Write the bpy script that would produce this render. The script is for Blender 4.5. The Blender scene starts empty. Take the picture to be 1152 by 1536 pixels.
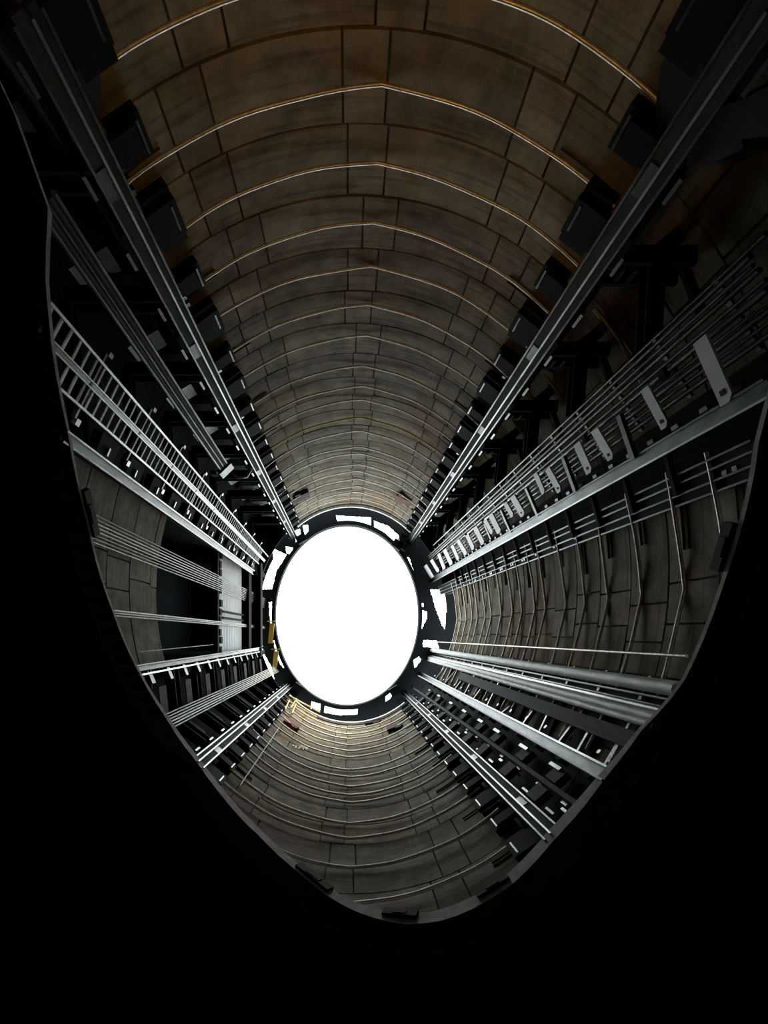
import bpy, bmesh, math, random
from mathutils import Vector
random.seed(7)
R_ = math.radians
# ---------------------------------------------------------------- measured frame of the place
# Everything is written in metres in plan axes (u, v) and height h above the lens:
# u = towards the ladder-opposite (east) wall, v = towards the north wall.  World = (-u, v, h).
F = 700.0; PX = 522.25; PY = 952.4            # survey constants of the photograph (pixels)
CU, CV = 0.20, 1.47                            # shaft axis
RA, RB = 6.85, 8.0                             # shaft half widths (east-west, north-south)
# ---------------------------------------------------------------- camera
C = bpy.context.scene.collection
cam = bpy.data.cameras.new('camera'); co = bpy.data.objects.new('camera', cam); C.objects.link(co)
cam.sensor_fit = 'AUTO'; cam.sensor_width = 36; cam.lens = F/1536*36
cam.shift_x = (576-PX)/1536; cam.shift_y = (PY-768)/1536
cam.clip_start = .05; cam.clip_end = 500
co.location = (0, 0, 0); co.rotation_euler = (0, math.pi, 0)
bpy.context.scene.camera = co
# ---------------------------------------------------------------- sky
w = bpy.data.worlds.new('sky'); bpy.context.scene.world = w; w.use_nodes = True
nt = w.node_tree; nt.nodes.clear()
o_ = nt.nodes.new('ShaderNodeOutputWorld'); bg = nt.nodes.new('ShaderNodeBackground')
tc = nt.nodes.new('ShaderNodeTexCoord'); nz = nt.nodes.new('ShaderNodeTexNoise'); rp = nt.nodes.new('ShaderNodeValToRGB')
nz.inputs['Scale'].default_value = 3.2; nz.inputs['Detail'].default_value = 3
rp.color_ramp.elements[0].position = .35; rp.color_ramp.elements[1].position = .65
rp.color_ramp.elements[0].color = (.74, .84, .90, 1); rp.color_ramp.elements[1].color = (.86, .91, .86, 1)
nt.links.new(tc.outputs['Generated'], nz.inputs['Vector']); nt.links.new(nz.outputs['Fac'], rp.inputs['Fac'])
nt.links.new(rp.outputs['Color'], bg.inputs['Color']); nt.links.new(bg.outputs[0], o_.inputs[0])
bg.inputs['Strength'].default_value = 5.9
# warm work lamp standing on the chamber floor, throwing its light on the lowest north wall
sp = bpy.data.lights.new('work_light', 'SPOT'); so = bpy.data.objects.new('work_light', sp); C.objects.link(so)
sp.energy = 460; sp.color = (1, .52, .09); sp.spot_size = R_(75); sp.spot_blend = 1; sp.shadow_soft_size = .12
so.location = (0.4, 1.5, 1.2)
so.rotation_euler = (Vector((-.6, 9.6, 7.6))-so.location).to_track_quat('-Z', 'Y').to_euler()
sl = bpy.data.lights.new('hazy_sun', 'SUN'); slo = bpy.data.objects.new('hazy_sun', sl); C.objects.link(slo)
sl.energy = 3.5; sl.color = (1, .86, .62); sl.angle = R_(12)
slo.rotation_euler = Vector((.30, -.82, -.50)).to_track_quat('-Z', 'Y').to_euler()
vs = bpy.context.scene.view_settings
bpy.context.scene.display_settings.display_device = 'sRGB'
vs.view_transform = 'Standard'; vs.look = 'None'; vs.exposure = -0.25; vs.gamma = 1; vs.use_curve_mapping = False

# ---------------------------------------------------------------- materials
def mat(name, col, rough=.6, metal=0., col2=None, scale=4., bump=0., rnd=0., stretch=(1, 1, 1), spec=.5, stain=None):
    m = bpy.data.materials.new(name); m.use_nodes = True; n = m.node_tree; b = n.nodes['Principled BSDF']
    b.inputs['Roughness'].default_value = rough; b.inputs['Metallic'].default_value = metal
    b.inputs['Specular IOR Level'].default_value = spec
    tcn = n.nodes.new('ShaderNodeTexCoord'); mp = n.nodes.new('ShaderNodeMapping'); mp.inputs['Scale'].default_value = stretch
    n.links.new(tcn.outputs['Object'], mp.inputs['Vector'])
    nn = n.nodes.new('ShaderNodeTexNoise'); nn.inputs['Scale'].default_value = scale; nn.inputs['Detail'].default_value = 6
    nn.inputs['Roughness'].default_value = .65
    n.links.new(mp.outputs[0], nn.inputs['Vector'])
    r = n.nodes.new('ShaderNodeValToRGB'); c2 = col2 or tuple(c*.55 for c in col)
    r.color_ramp.elements[0].position = .35; r.color_ramp.elements[1].position = .68
    r.color_ramp.elements[0].color = c2+(1,); r.color_ramp.elements[1].color = col+(1,)
    n.links.new(nn.outputs['Fac'], r.inputs['Fac'])
    out = r.outputs['Color']
    if stain:
        n2 = n.nodes.new('ShaderNodeTexNoise'); n2.inputs['Scale'].default_value = .22; n2.inputs['Detail'].default_value = 3
        n.links.new(tcn.outputs['Object'], n2.inputs['Vector'])
        r2 = n.nodes.new('ShaderNodeValToRGB'); r2.color_ramp.elements[0].position = .47; r2.color_ramp.elements[1].position = .62
        n.links.new(n2.outputs['Fac'], r2.inputs['Fac'])
        mx = n.nodes.new('ShaderNodeMix'); mx.data_type = 'RGBA'; mx.blend_type = 'MULTIPLY'
        mx.inputs[7].default_value = stain+(1,)
        n.links.new(r2.outputs['Color'], mx.inputs[0]); n.links.new(out, mx.inputs[6]); out = mx.outputs[2]
        # fine horizontal board marks
        n3 = n.nodes.new('ShaderNodeTexNoise'); n3.inputs['Scale'].default_value = 1.; n3.inputs['Detail'].default_value = 4
        m3 = n.nodes.new('ShaderNodeMapping'); m3.inputs['Scale'].default_value = (.5, .5, 9)
        n.links.new(tcn.outputs['Object'], m3.inputs['Vector']); n.links.new(m3.outputs[0], n3.inputs['Vector'])
        r3 = n.nodes.new('ShaderNodeValToRGB'); r3.color_ramp.elements[0].position = .36; r3.color_ramp.elements[1].position = .48
        r3.color_ramp.elements[0].color = (.36, .33, .31, 1); r3.color_ramp.elements[1].color = (1, 1, 1, 1)
        n.links.new(n3.outputs['Fac'], r3.inputs['Fac'])
        mz = n.nodes.new('ShaderNodeMix'); mz.data_type = 'RGBA'; mz.blend_type = 'MULTIPLY'; mz.inputs[0].default_value = .5
        n.links.new(out, mz.inputs[6]); n.links.new(r3.outputs['Color'], mz.inputs[7]); out = mz.outputs[2]
    if rnd:
        oi = n.nodes.new('ShaderNodeObjectInfo'); mr = n.nodes.new('ShaderNodeMapRange')
        mr.inputs[3].default_value = 1-rnd; mr.inputs[4].default_value = 1+rnd*.6
        n.links.new(oi.outputs['Random'], mr.inputs[0])
        mv = n.nodes.new('ShaderNodeVectorMath'); mv.operation = 'SCALE'
        n.links.new(out, mv.inputs[0]); n.links.new(mr.outputs[0], mv.inputs['Scale']); out = mv.outputs[0]
    n.links.new(out, b.inputs['Base Color'])
    if bump:
        bn = n.nodes.new('ShaderNodeBump'); bn.inputs['Strength'].default_value = bump; bn.inputs['Distance'].default_value = .03
        n.links.new(nn.outputs['Fac'], bn.inputs['Height']); n.links.new(bn.outputs[0], b.inputs['Normal'])
    return m
M = dict(
    concrete=mat('concrete', (.38, .34, .255), .85, 0, (.18, .158, .118), 1.6, .5, .22, (1, 1, 1), .3, (.86, .70, .58)),
    joint=mat('joint', (.07, .055, .045), .95, 0, None, 3),
    dark_steel=mat('dark_steel', (.006, .008, .010), .8, 0, None, 6, .2, spec=.15),
    shaded_navy=mat('shaded_navy', (.010, .015, .019), .8, 0, (.004, .006, .008), 1.5, .2, .3, spec=.15),  # dark navy steel, with shade of the niches and recess put into the colour
    galv=mat('galvanised', (.58, .60, .58), .3, 1, (.30, .31, .30), 5, .2, 0, (1, 1, .25)),
    rail=mat('rail_steel', (.27, .28, .27), .26, 1, (.10, .10, .10), 5, .25, 0, (1, 1, .2)),
    dim=mat('dim_steel', (.075, .08, .082), .75, .15, (.035, .038, .04), 5, .2, 0, (1, 1, .3), .2),
    dull=mat('dull_steel', (.15, .16, .16), .35, 1, (.07, .075, .075), 5, .2, 0, (1, 1, .3)),
    hoop=mat('hoop_steel', (.85, .80, .72), .35, .7, (.55, .50, .44), 9, .3),
    yellow_hoop=mat('yellow_steel', (.80, .58, .20), .4, .4, (.5, .36, .12), 6, .2),
    rope=mat('rope_steel', (.55, .55, .52), .5, .5, (.30, .30, .28), 9, .3, 0, (1, 1, .4)),
    white=mat('white_paint', (.94, .95, .97), .4, 0, (.80, .82, .85), 3, .1),
    crust=mat('limed_pipe', (.92, .93, .90), .5, .1, (.58, .60, .59), 5, .5, 0, (1, 1, .35)),
    lip=mat('lip_concrete', (.62, .61, .60), .9, 0, (.38, .37, .36), 3, .4),
    rock=mat('chamber_rock', (.012, .011, .010), 1, 0, None, 1, .5, 0, (1, 1, 1), .1),  # near-black colour stands in for the unlit chamber's shade
    yellow=mat('yellow_paint', (.75, .52, .08), .5, 0, (.5, .33, .05), 5),
    red=mat('red_oxide', (.20, .055, .035), .8, 0, None, 5),
    chalk=mat('chalk_white', (.85, .85, .8), .9, 0, (.6, .6, .55), 5),
    black=mat('black_rubber', (.008, .008, .009), .8, 0, None, 5),
)
# ---------------------------------------------------------------- helpers
def ell(phi, s=1.0):            # phi in degrees, plan angle parameter on the (scaled) shaft wall
    return CU+RA*s*math.cos(R_(phi)), CV+RB*s*math.sin(R_(phi))
def hit(px, py, s=1.0):         # photographed direction met with the shaft face at scale s -> u, v, h, phi
    du, dv = (px-PX)/F, -(py-PY)/F
    a, b = du/(RA*s), dv/(RB*s); ca, cb = CU/(RA*s), CV/(RB*s)
    A = a*a+b*b; B = -2*(a*ca+b*cb); K = ca*ca+cb*cb-1
    t = (-B+math.sqrt(B*B-4*A*K))/(2*A)
    return du*t, dv*t, t, math.degrees(math.atan2(b*t-cb, a*t-ca)) % 360
def at(px, py, h): return (px-PX)/F*h, -(py-PY)/F*h
def W(u, v, h): return Vector((-u, v, h))
class MB:
    def __init__(s): s.v = []; s.f = []
    def add(s, vs, fs):
        k = len(s.v); s.v += [tuple(x) for x in vs]; s.f += [tuple(i+k for i in f) for f in fs]
    def sweep(s, p, q, outline, n):          # outline polygon [(t, n)] carried from p to q
        p, q = Vector(p), Vector(q); d = (q-p).normalized(); n = (Vector(n)-d*d.dot(Vector(n))).normalized(); t = d.cross(n)
        k = len(outline)
        vs = [e+t*a+n*b for e in (p, q) for a, b in outline]
        fs = [(i, (i+1) % k, (i+1) % k+k, i+k) for i in range(k)]+[tuple(range(k))[::-1], tuple(range(k, 2*k))]
        s.add(vs, fs)
    def path(s, pts, rad, sides=6):
        pts = [Vector(p) for p in pts]; k = sides; vs = []; fs = []
        for i, p in enumerate(pts):
            d = (pts[min(i+1, len(pts)-1)]-pts[max(i-1, 0)]).normalized()
            up = Vector((0, 0, 1)) if abs(d.z) < .9 else Vector((0, 1, 0))
            a = d.cross(up).normalized(); b = a.cross(d)
            vs += [p+(a*math.cos(2*math.pi*j/k)+b*math.sin(2*math.pi*j/k))*rad for j in range(k)]
        for i in range(len(pts)-1):
            fs += [(i*k+j, i*k+(j+1) % k, (i+1)*k+(j+1) % k, (i+1)*k+j) for j in range(k)]
        fs += [tuple(range(k))[::-1], tuple(range((len(pts)-1)*k, len(pts)*k))]
        s.add(vs, fs)
    def box(s, c, dx, dy, dz, t=None):       # centre, half sizes along t, n (horizontal), z
        t = Vector(t or (1, 0, 0)); t.z = 0; t.normalize(); n = Vector((-t.y, t.x, 0)); c = Vector(c); z = Vector((0, 0, 1))
        vs = [c+t*a*dx+n*b*dy+z*e*dz for a in (-1, 1) for b in (-1, 1) for e in (-1, 1)]
        s.add(vs, [(0, 1, 3, 2), (4, 6, 7, 5), (0, 4, 5, 1), (2, 3, 7, 6), (0, 2, 6, 4), (1, 5, 7, 3)])
    def mesh(s, name, m, smooth=False):
        me = bpy.data.meshes.new(name); me.from_pydata(s.v, [], s.f); me.update()
        bm = bmesh.new(); bm.from_mesh(me); bmesh.ops.recalc_face_normals(bm, faces=bm.faces); bm.to_mesh(me); bm.free()
        me.materials.append(m)
        if smooth:
            for p in me.polygons: p.use_smooth = len(p.vertices) == 4
            me.set_sharp_from_angle(angle=R_(60))
        return me
    def build(s, name, m, parent=None, smooth=False):
        return link(name, s.mesh(name, m, smooth), parent)
def link(name, me, parent=None, loc=None):
    o = bpy.data.objects.new(name, me); C.objects.link(o)
    if parent:
        o.parent = parent
        if not loc and not parent.parent: o.location = -Vector(parent.location)      # meshes are written in world metres
    if loc: o.location = loc
    return o
def tag(o, label=None, cat=None, group=None, kind=None):
    if label: o['label'] = label
    if cat: o['category'] = cat
    if group: o['group'] = group
    if kind: o['kind'] = kind
    return o
def thing(name, label, cat, loc=(0, 0, 0), group=None):
    o = bpy.data.objects.new(name, None); C.objects.link(o); o.location = loc; o.empty_display_size = .2
    return tag(o, label, cat, group)
ORD = ['lowest', 'second lowest', 'third lowest', 'fourth lowest', 'fifth lowest', 'sixth lowest', 'seventh lowest', 'eighth lowest', 'ninth lowest', 'tenth lowest', 'eleventh lowest', 'twelfth lowest', 'thirteenth lowest', 'fourteenth lowest', 'fifteenth lowest', 'sixteenth lowest', 'seventeenth lowest', 'eighteenth lowest', 'nineteenth lowest', 'twentieth lowest']
SIDE = ['first from below', 'second from below', 'third from below', 'fourth from below', 'fifth from below', 'sixth from below', 'seventh from below', 'topmost']
def inward(u, v):
    return Vector((-(CU-u), CV-v, 0)).normalized()
def rect(w, d, o=0.): return [(-w/2, o), (w/2, o), (w/2, o+d), (-w/2, o+d)]
def rect_at(t0, t1, n0, n1): return [(t0, n0), (t1, n0), (t1, n1), (t0, n1)]
def ngon(r, k=8, t=0, n=0): return [(t+r*math.cos(2*math.pi*i/k), n+r*math.sin(2*math.pi*i/k)) for i in range(k)]
class Mem:                                    # a vertical member known by its lower and upper photographed ends
    def __init__(s, lo, up, sc):
        a = hit(*lo, sc); b = hit(*up, sc)
        s.a = Vector(a[:3]); s.b = Vector(b[:3]); s.sc = sc; s.phi = (a[3], b[3])
    def p(s, h, t=0., n=0.):                  # point on the member's line at height h -> world
        k = (h-s.a.z)/(s.b.z-s.a.z); q = s.a.lerp(s.b, k); nn = inward(q.x, q.y); tt = Vector((0, 0, 1)).cross(nn)
        return W(q.x, q.y, h)+nn*n+tt*t
    def n(s): q = s.a.lerp(s.b, .5); return inward(q.x, q.y)
    def t(s): return Vector((0, 0, 1)).cross(s.n())
    def lo(s): return s.a.z
    def up(s): return s.b.z
    def sweep(s, mb, outline, h0=None, h1=None):
        mb.sweep(s.p(h0 or s.lo()), s.p(h1 or s.up()), outline, s.n())
        return mb
# note: positive t points towards decreasing plan angle when seen from below
# ---------------------------------------------------------------- members measured on the photograph
mA = Mem((30, 8), (441, 806), 0.95)
mB = Mem((1165, -8), (607, 824), 0.95)
mJ = Mem((292, 1151), (441, 1023), 0.95)
mK = Mem((836, 1261), (598, 1032), 0.95)
mM = Mem((920, 1169), (612, 1002), 0.95)
mL = Mem((869, 1210), (606, 1022), 0.965)
mN = Mem((961, 1116), (690, 1014), 0.95)
mO = Mem((1019, 1034), (640, 974), 0.95)
mP = Mem((990, 1078), (632, 984), 0.95)
mQ = Mem((1030, 984), (640, 962), 0.94)
mS = Mem((1160, 578), (632, 880), 0.95)
mT = Mem((1140, 685), (660, 886), 0.985)
mR = Mem((1150, 424), (648, 842), 0.95)
mR2 = Mem((1150, 350), (650, 818), 0.95)
mC = Mem((69, 509), (396, 841), 0.95)
mD = Mem((89, 651), (378, 858), 0.95)
mStrap = Mem((68, 300), (338, 704), 0.95)
mF = Mem((123, 785), (402, 907), 0.95)
mG = Mem((163, 919), (405, 942), 0.95)
mH = Mem((199, 1005), (388, 974), 0.95)
mI = Mem((246, 1085), (416, 1003), 0.95)
TOP = 33.6
# ---------------------------------------------------------------- the shaft rim: height of the wall's lower edge by plan angle
rim_px = [(400, -500), (1200, -500), (1500, 100), (1300, 450), (1168, 555), (1140, 650), (1130, 720), (1084, 880), (1055, 960), (1022, 1030), (960, 1098), (905, 1170), (832, 1258), (770, 1325), (700, 1368), (655, 1383), (600, 1386), (545, 1372), (500, 1350),
          (440, 1302), (385, 1250), (330, 1190), (295, 1142), (248, 1075), (208, 1008), (170, 920), (132, 790), (102, 650), (80, 540), (68, 420), (72, 310), (50, 220), (-20, 80), (-120, -80), (-250, -400)]
SL = .93
rim_pts = sorted([(hit(x, y, SL)[3], hit(x, y, SL)[2]) for x, y in rim_px])
def rim(phi):
    phi %= 360
    pts = [(rim_pts[-1][0]-360, rim_pts[-1][1])]+rim_pts+[(rim_pts[0][0]+360, rim_pts[0][1])]
    if 42 < phi < 128: base = 5.6
    for (a, ha), (b, hb) in zip(pts, pts[1:]):
        if a <= phi <= b:
            k = (phi-a)/(b-a) if b > a else 0
            val = ha+(hb-ha)*k
            if (b-a) > 40:      # behind the frame: dips down below the view
                val -= 1.6*math.sin(math.pi*min(1, max(0, k)))**.5
            return val
    return 7.0
# lip: a low raised band round the lower edge of the shaft
mb = MB(); N = 120; vs = []; fs = []
def lip_h(ph):
    return .10+.26*max(0, min(1, (ph-195)/35))*max(0, min(1, (335-ph)/20))
for i in range(N):
    ph = 360*i/N; h = rim(ph); L_ = lip_h(ph)
    for s, dz in ((SL, 0), (SL, L_), (1.01, L_), (1.01, 0)):
        u, v = ell(ph, s); vs.append(W(u, v, h+dz))
for i in range(N):
    j = (i+1) % N
    for k in range(4): fs.append((i*4+k, j*4+k, j*4+(k+1) % 4, i*4+(k+1) % 4))
mb.add(vs, fs); lip = mb.build('trim_1', M['lip']); tag(lip, kind='structure')
# chamber below the shaft (dark)
mb = MB(); vs = []; fs = []; prof = ((SL+.002, 0), (1.10, .02), (1.5, -.5), (1.9, -2), (2.0, None))
for i in range(N):
    ph = 360*i/N; h = rim(ph)
    for s, dz in prof:
        u, v = ell(ph, s); vs.append(W(u, v, -1.7 if dz is None else max(h+dz, 1)))
K = len(prof)
for i in range(N):
    j = (i+1) % N
    for k in range(K-1): fs.append((i*K+k, j*K+k, j*K+k+1, i*K+k+1))
mb.add(vs, fs); tag(mb.build('ceiling', M['rock']), kind='structure')
mb = MB(); vs = [W(*ell(360*i/60, 2.1), -1.7) for i in range(60)]+[W(*ell(360*i/60, 2.1), -2.0) for i in range(60)]
mb.add(vs, [tuple(range(60)), tuple(range(60, 120))[::-1]]+[(i, (i+1) % 60, (i+1) % 60+60, i+60) for i in range(60)])
tag(mb.build('floor', M['rock']), kind='structure')

# ---------------------------------------------------------------- walls: backing + panels
rows_top = [py for py in (40, 185, 293, 372, 436, 485, 530, 566, 592, 615, 638, 660, 677, 690, 703, 714, 725, 735, 743)]
row_h = [5.2]+[hit(545, y, 1.0)[2] for y in rows_top]+[TOP]
def backing(name, p0, p1, s=1.0, m='joint', top=TOP, hole=None):
    mb = MB(); n = max(2, int((p1-p0)/3)); vs = []; fs = []
    for i in range(n+1):
        ph = p0+(p1-p0)*i/n; lo = rim(ph)
        for ss, h in ((s+.008, lo), (s+.008, top), (s+.06, top), (s+.06, lo)):
            vs.append(W(*ell(ph, ss), h))
    for i in range(n):
        for k in range(4):
            fs.append((i*4+k, i*4+4+k, i*4+4+(k+1) % 4, i*4+(k+1) % 4))
    fs += [(0, 1, 2, 3), (n*4+3, n*4+2, n*4+1, n*4)]
    mb.add(vs, fs)
    o = mb.build(name, M[m]); tag(o, kind='structure'); return o
def panel(mb, a, b, z0, z1, s=1.0, depth=.008, gap=.024):
    """one slab between plan angles a..b (deg) and heights z0..z1; lower edge follows the shaft's rim"""
    n = max(1, int(round((b-a)/3.2))); g = math.degrees(gap/7.5); vs = []; fs = []
    if z1 < max(rim(a), rim(b))+.12: return False
    for i in range(n+1):
        ph = a+g+(b-a-2*g)*i/n; lo = max(z0+gap, rim(ph)+.02)
        for ss, h in ((s, lo), (s, z1-gap), (s+depth+.002, z1-gap), (s+depth+.002, lo)): vs.append(W(*ell(ph, ss), h))
    for i in range(n):
        for k in (0, 1, 3): fs.append((i*4+k, i*4+4+k, i*4+4+(k+1) % 4, i*4+(k+1) % 4))
    fs += [(0, 3, 2, 1), (n*4, n*4+1, n*4+2, n*4+3)]
    mb.add(vs, fs); return True
def columns(p0, p1, phase=0.):
    """alternate wide panels and narrow filler strips"""
    cols = []; x = p0; k = 0
    cyc = [(19.2, 'w'), (6.4, 'n')]
    start = math.floor((p0-phase)/25.6)*25.6+phase; x = start; k = 0
    while x < p1:
        w_ = cyc[k % 2][0]; a, b = max(x, p0), min(x+w_, p1)
        if b-a > 1.2: cols.append((a, b, cyc[k % 2][1]))
        x += w_; k += 1
    return cols
def COL(p0, p1, phase):
    return lambda r, z: columns(p0, p1, phase+(0 if z > 14 else 2.2 if r % 3 else -1.4)+(.35 if r % 2 else -.35))
def pave(root, name, cols, rows, m='concrete', s=1.0, skip=None, limit=300, jitter=.0015):
    n = 0; rest = MB()
    for r in range(len(rows)-1):
        cc = cols(r, rows[r]) if callable(cols) else cols
        for (a, b, kind) in cc:
            z0, z1 = rows[r], rows[r+1]
            if kind == 'n': z0, z1 = z0-.0, z1-.0
            if skip and skip((a+b)/2, (z0+z1)/2): continue
            mb = MB()
            if not panel(mb, a, b, z0, z1, s+random.uniform(-jitter, jitter)): continue
            if n < limit:
                mb.build(name, M[m], root)
            else: rest.add(mb.v, mb.f)
            n += 1
    if rest.v: tag(rest.build(name, M[m], root), kind='stuff')
phA = sum(mA.phi)/2; phB = sum(mB.phi)/2; phJ = sum(mJ.phi)/2; phK = sum(mK.phi)/2; phM = sum(mM.phi)/2
phO = sum(mO.phi)/2; phT = mT.phi[0] % 360; phS = sum(mS.phi)/2; phD = sum(mD.phi)/2; phH = sum(mH.phi)/2
if phO < 180: phO += 360
if phT > 180: phT -= 360
if phS > 180: phS -= 360
print('angles', phA, phB, phJ, phK, phM, phO, phT, phS, phD, phH)
ANC = hit(531, 560)[3]           # a panel joint seen on the north wall
o = backing('wall_north', phB-1, phA+1); pave(o, 'panel', COL(phB+1, phA-1, ANC-19.2-6.4), row_h)
NW, NE, SW = 1.34, 1.20, 1.22
o = backing('wall_northwest', phA+1, phD, NW); pave(o, 'cladding_panel', [(phA+1+k*(phD-phA-1)/4, phA+1+(k+1)*(phD-phA-1)/4, 'w') for k in range(4)], row_h[::2]+[TOP], 'shaded_navy', NW)
RZ0, RZ1, RZ2 = 16.2, 23.0, 28.2          # west landing: opening, then shutter
o = backing('wall_west', phD, phH, top=RZ0); pave(o, 'panel', COL(phD, phH, 153.), [r for r in row_h if r < RZ0-.5]+[RZ0])
o = backing('wall_southwest', phH, phJ-1, SW); pave(o, 'cladding_panel', [(phH+k*(phJ-phH)/4, phH+(k+1)*(phJ-phH)/4, 'w') for k in range(4)], row_h[::2]+[TOP], 'shaded_navy', SW)
rows_s = [5.2]+[r+.35 for r in row_h[1:-1]]+[TOP]
o = backing('wall_south', phJ-1, phK+1); pave(o, 'panel', COL(phJ+1, phK-1, hit(520, 1130)[3]), rows_s)
o = backing('wall_southeast', phK+1, phM+2); pave(o, 'cladding_panel', [(phK+1+k*(phM-phK)/3, phK+1+(k+1)*(phM-phK)/3, 'w') for k in range(3)], row_h[::2]+[TOP], 'shaded_navy')
ETOP = 30.4
rows_e = [5.2]+[r+.2 for r in row_h[1:-1] if r < ETOP-.8]+[ETOP]
o = backing('wall_east', phM+2, 360+phT, top=ETOP); pave(o, 'panel', COL(phM+2, 360+phT, 360+hit(908, 905)[3] if hit(908, 905)[3] < 180 else hit(908, 905)[3]), rows_e)
o = backing('wall_northeast', phT, phB-1, NE); pave(o, 'panel', COL(phS+4, phB-1, ANC-25.6), row_h, s=NE)
pave(o, 'cladding_panel', [(phT, (phT+phS+4)/2, 'w'), ((phT+phS+4)/2, phS+4, 'w')], row_h[::2]+[TOP], 'shaded_navy', NE, limit=60)
def niche(name, pa, pb, s1):
    mb = MB()
    for ph in (pa, pb):
        a, b = W(*ell(ph, 1.0), 0), W(*ell(ph, s1+.04), 0); z0 = rim(ph); mb.sweep(Vector((a.x, a.y, (z0+TOP)/2)), Vector((b.x, b.y, (z0+TOP)/2)), [(-.12, -(TOP-z0)/2), (.12, -(TOP-z0)/2), (.12, (TOP-z0)/2), (-.12, (TOP-z0)/2)], (0, 0, 1))
    n = 16; vs = [W(*ell(pa+(pb-pa)*i/n, ss), TOP+dz) for i in range(n+1) for ss, dz in ((1.0, 0), (s1+.06, 0), (s1+.06, .2), (1.0, .2))]
    fs = [(i*4+k, i*4+4+k, i*4+4+(k+1) % 4, i*4+(k+1) % 4) for i in range(n) for k in range(4)]+[(0, 1, 2, 3), (n*4+3, n*4+2, n*4+1, n*4)]
    mb.add(vs, fs); tag(mb.build(name, M['shaded_navy']), kind='structure')
niche('wall_niche_northwest', phA+1, phD, NW); niche('wall_niche_southwest', phH, phJ-1, SW); niche('wall_niche_northeast', phT, phB-1, NE)

# ---------------------------------------------------------------- west landing: recess with shutter
uw = ell(180)[0]
p0, p1 = (phD+180) % 360-180, phH
a0 = W(*ell(phD), 0); a1 = W(*ell(phH), 0)
rec = MB()
def quadbox(mb, q, z0, z1):
    vs = [(x, y, z) for z in (z0, z1) for x, y in q]; mb.add(vs, [(0, 1, 2, 3), (7, 6, 5, 4), (0, 4, 5, 1), (1, 5, 6, 2), (2, 6, 7, 3), (3, 7, 4, 0)])
x0 = max(a0.x, a1.x); dep = 4.5
ya, yb = a0.y, a1.y
quadbox(rec, [(6.0, ya+.3), (11.5, ya+.3), (11.5, ya), (6.0, ya)], RZ0-.3, TOP)
quadbox(rec, [(6.0, yb), (11.5, yb), (11.5, yb-.3), (6.0, yb-.3)], RZ0-.3, TOP)
quadbox(rec, [(11.2, ya), (11.5, ya), (11.5, yb), (11.2, yb)], RZ0-.3, TOP)
quadbox(rec, [(7.0, ya), (11.5, ya), (11.5, yb), (7.0, yb)], RZ0-.35, RZ0)
quadbox(rec, [(6.7, ya), (11.5, ya), (11.5, yb), (6.7, yb)], TOP-.3, TOP)
tag(rec.build('wall_landing', M['shaded_navy']), kind='structure')
# shutter plane
def wall_quad(px0, py0, px1, py1): pass
XS = (PX-325)/F*RZ1
sh = thing('landing_shutter', 'pale ribbed steel shutter facing the west landing, between the white rail and the ladder', 'shutter', (XS, 0, RZ1))
yt = -(822-PY)/F*RZ1; ybm = -(984-PY)/F*RZ1
nsl = 22
slat_me = MB(); slat_me.v = []
for k in range(nsl):
    z = RZ1+k*(RZ2-RZ1)/nsl; hh = (RZ2-RZ1)/nsl
    mb = MB(); prof = [(0, 0), (-.05, .25*hh), (-.05, .7*hh), (0, hh*.95), (.06, hh*.95), (.06, 0)]
    vs = [(XS+a, y, z+b) for y in (ybm, yt) for a, b in prof]
    mb.add(vs, [(i, (i+1) % 6, (i+1) % 6+6, i+6) for i in range(6)]+[(5, 4, 3, 2, 1, 0), (6, 7, 8, 9, 10, 11)])
    mb.build('slat', M['white'], sh)
for y in (ybm-.1, yt+.1):
    mb = MB(); mb.box((XS, y, (RZ1+RZ2)/2), .14, .12, (RZ2-RZ1)/2+.1); mb.build('guide_post', M['dull'], sh)
mb = MB(); mb.box((XS, (ybm+yt)/2, RZ1-.22), .16, (yt-ybm)/2+.3, .16); mb.build('bottom_bar', M['dark_steel'], sh)
for k in range(11):
    mb = MB(); y = ybm+(yt-ybm)*(k+.5)/11+random.uniform(-.12, .12); mb.box((XS-.14, y, RZ1+.12+random.uniform(-.1, .12)), .06, .17, .16); mb.build('lug', M['dark_steel'], sh)
for y in (ybm+(yt-ybm)*.42, ybm+(yt-ybm)*.36):
    mb = MB(); mb.box((XS-.12, y, (RZ1+RZ2)/2+.3), .05, .05, (RZ2-RZ1)/2-.3); mb.build('stiffener', M['dark_steel'], sh)
# dark lintel beams over the shutter
for k, (z, lab) in enumerate([(29.0, 'lowest'), (31.2, 'upper')]):
    mb = MB(); mb.sweep((XS-.1-k*.3, ybm-.4, z), (XS-.1-k*.3, yt+.5, z), [(-.35, -.3), (.35, -.3), (.35, -.2), (.06, -.2), (.06, .2), (.35, .2), (.35, .3), (-.35, .3), (-.35, .2), (-.06, .2), (-.06, -.2), (-.35, -.2)], (1, 0, 0))
    tag(mb.build('lintel_beam', M['dark_steel']), lab+' dark steel cross beam above the pale ribbed shutter', 'beam')

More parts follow.
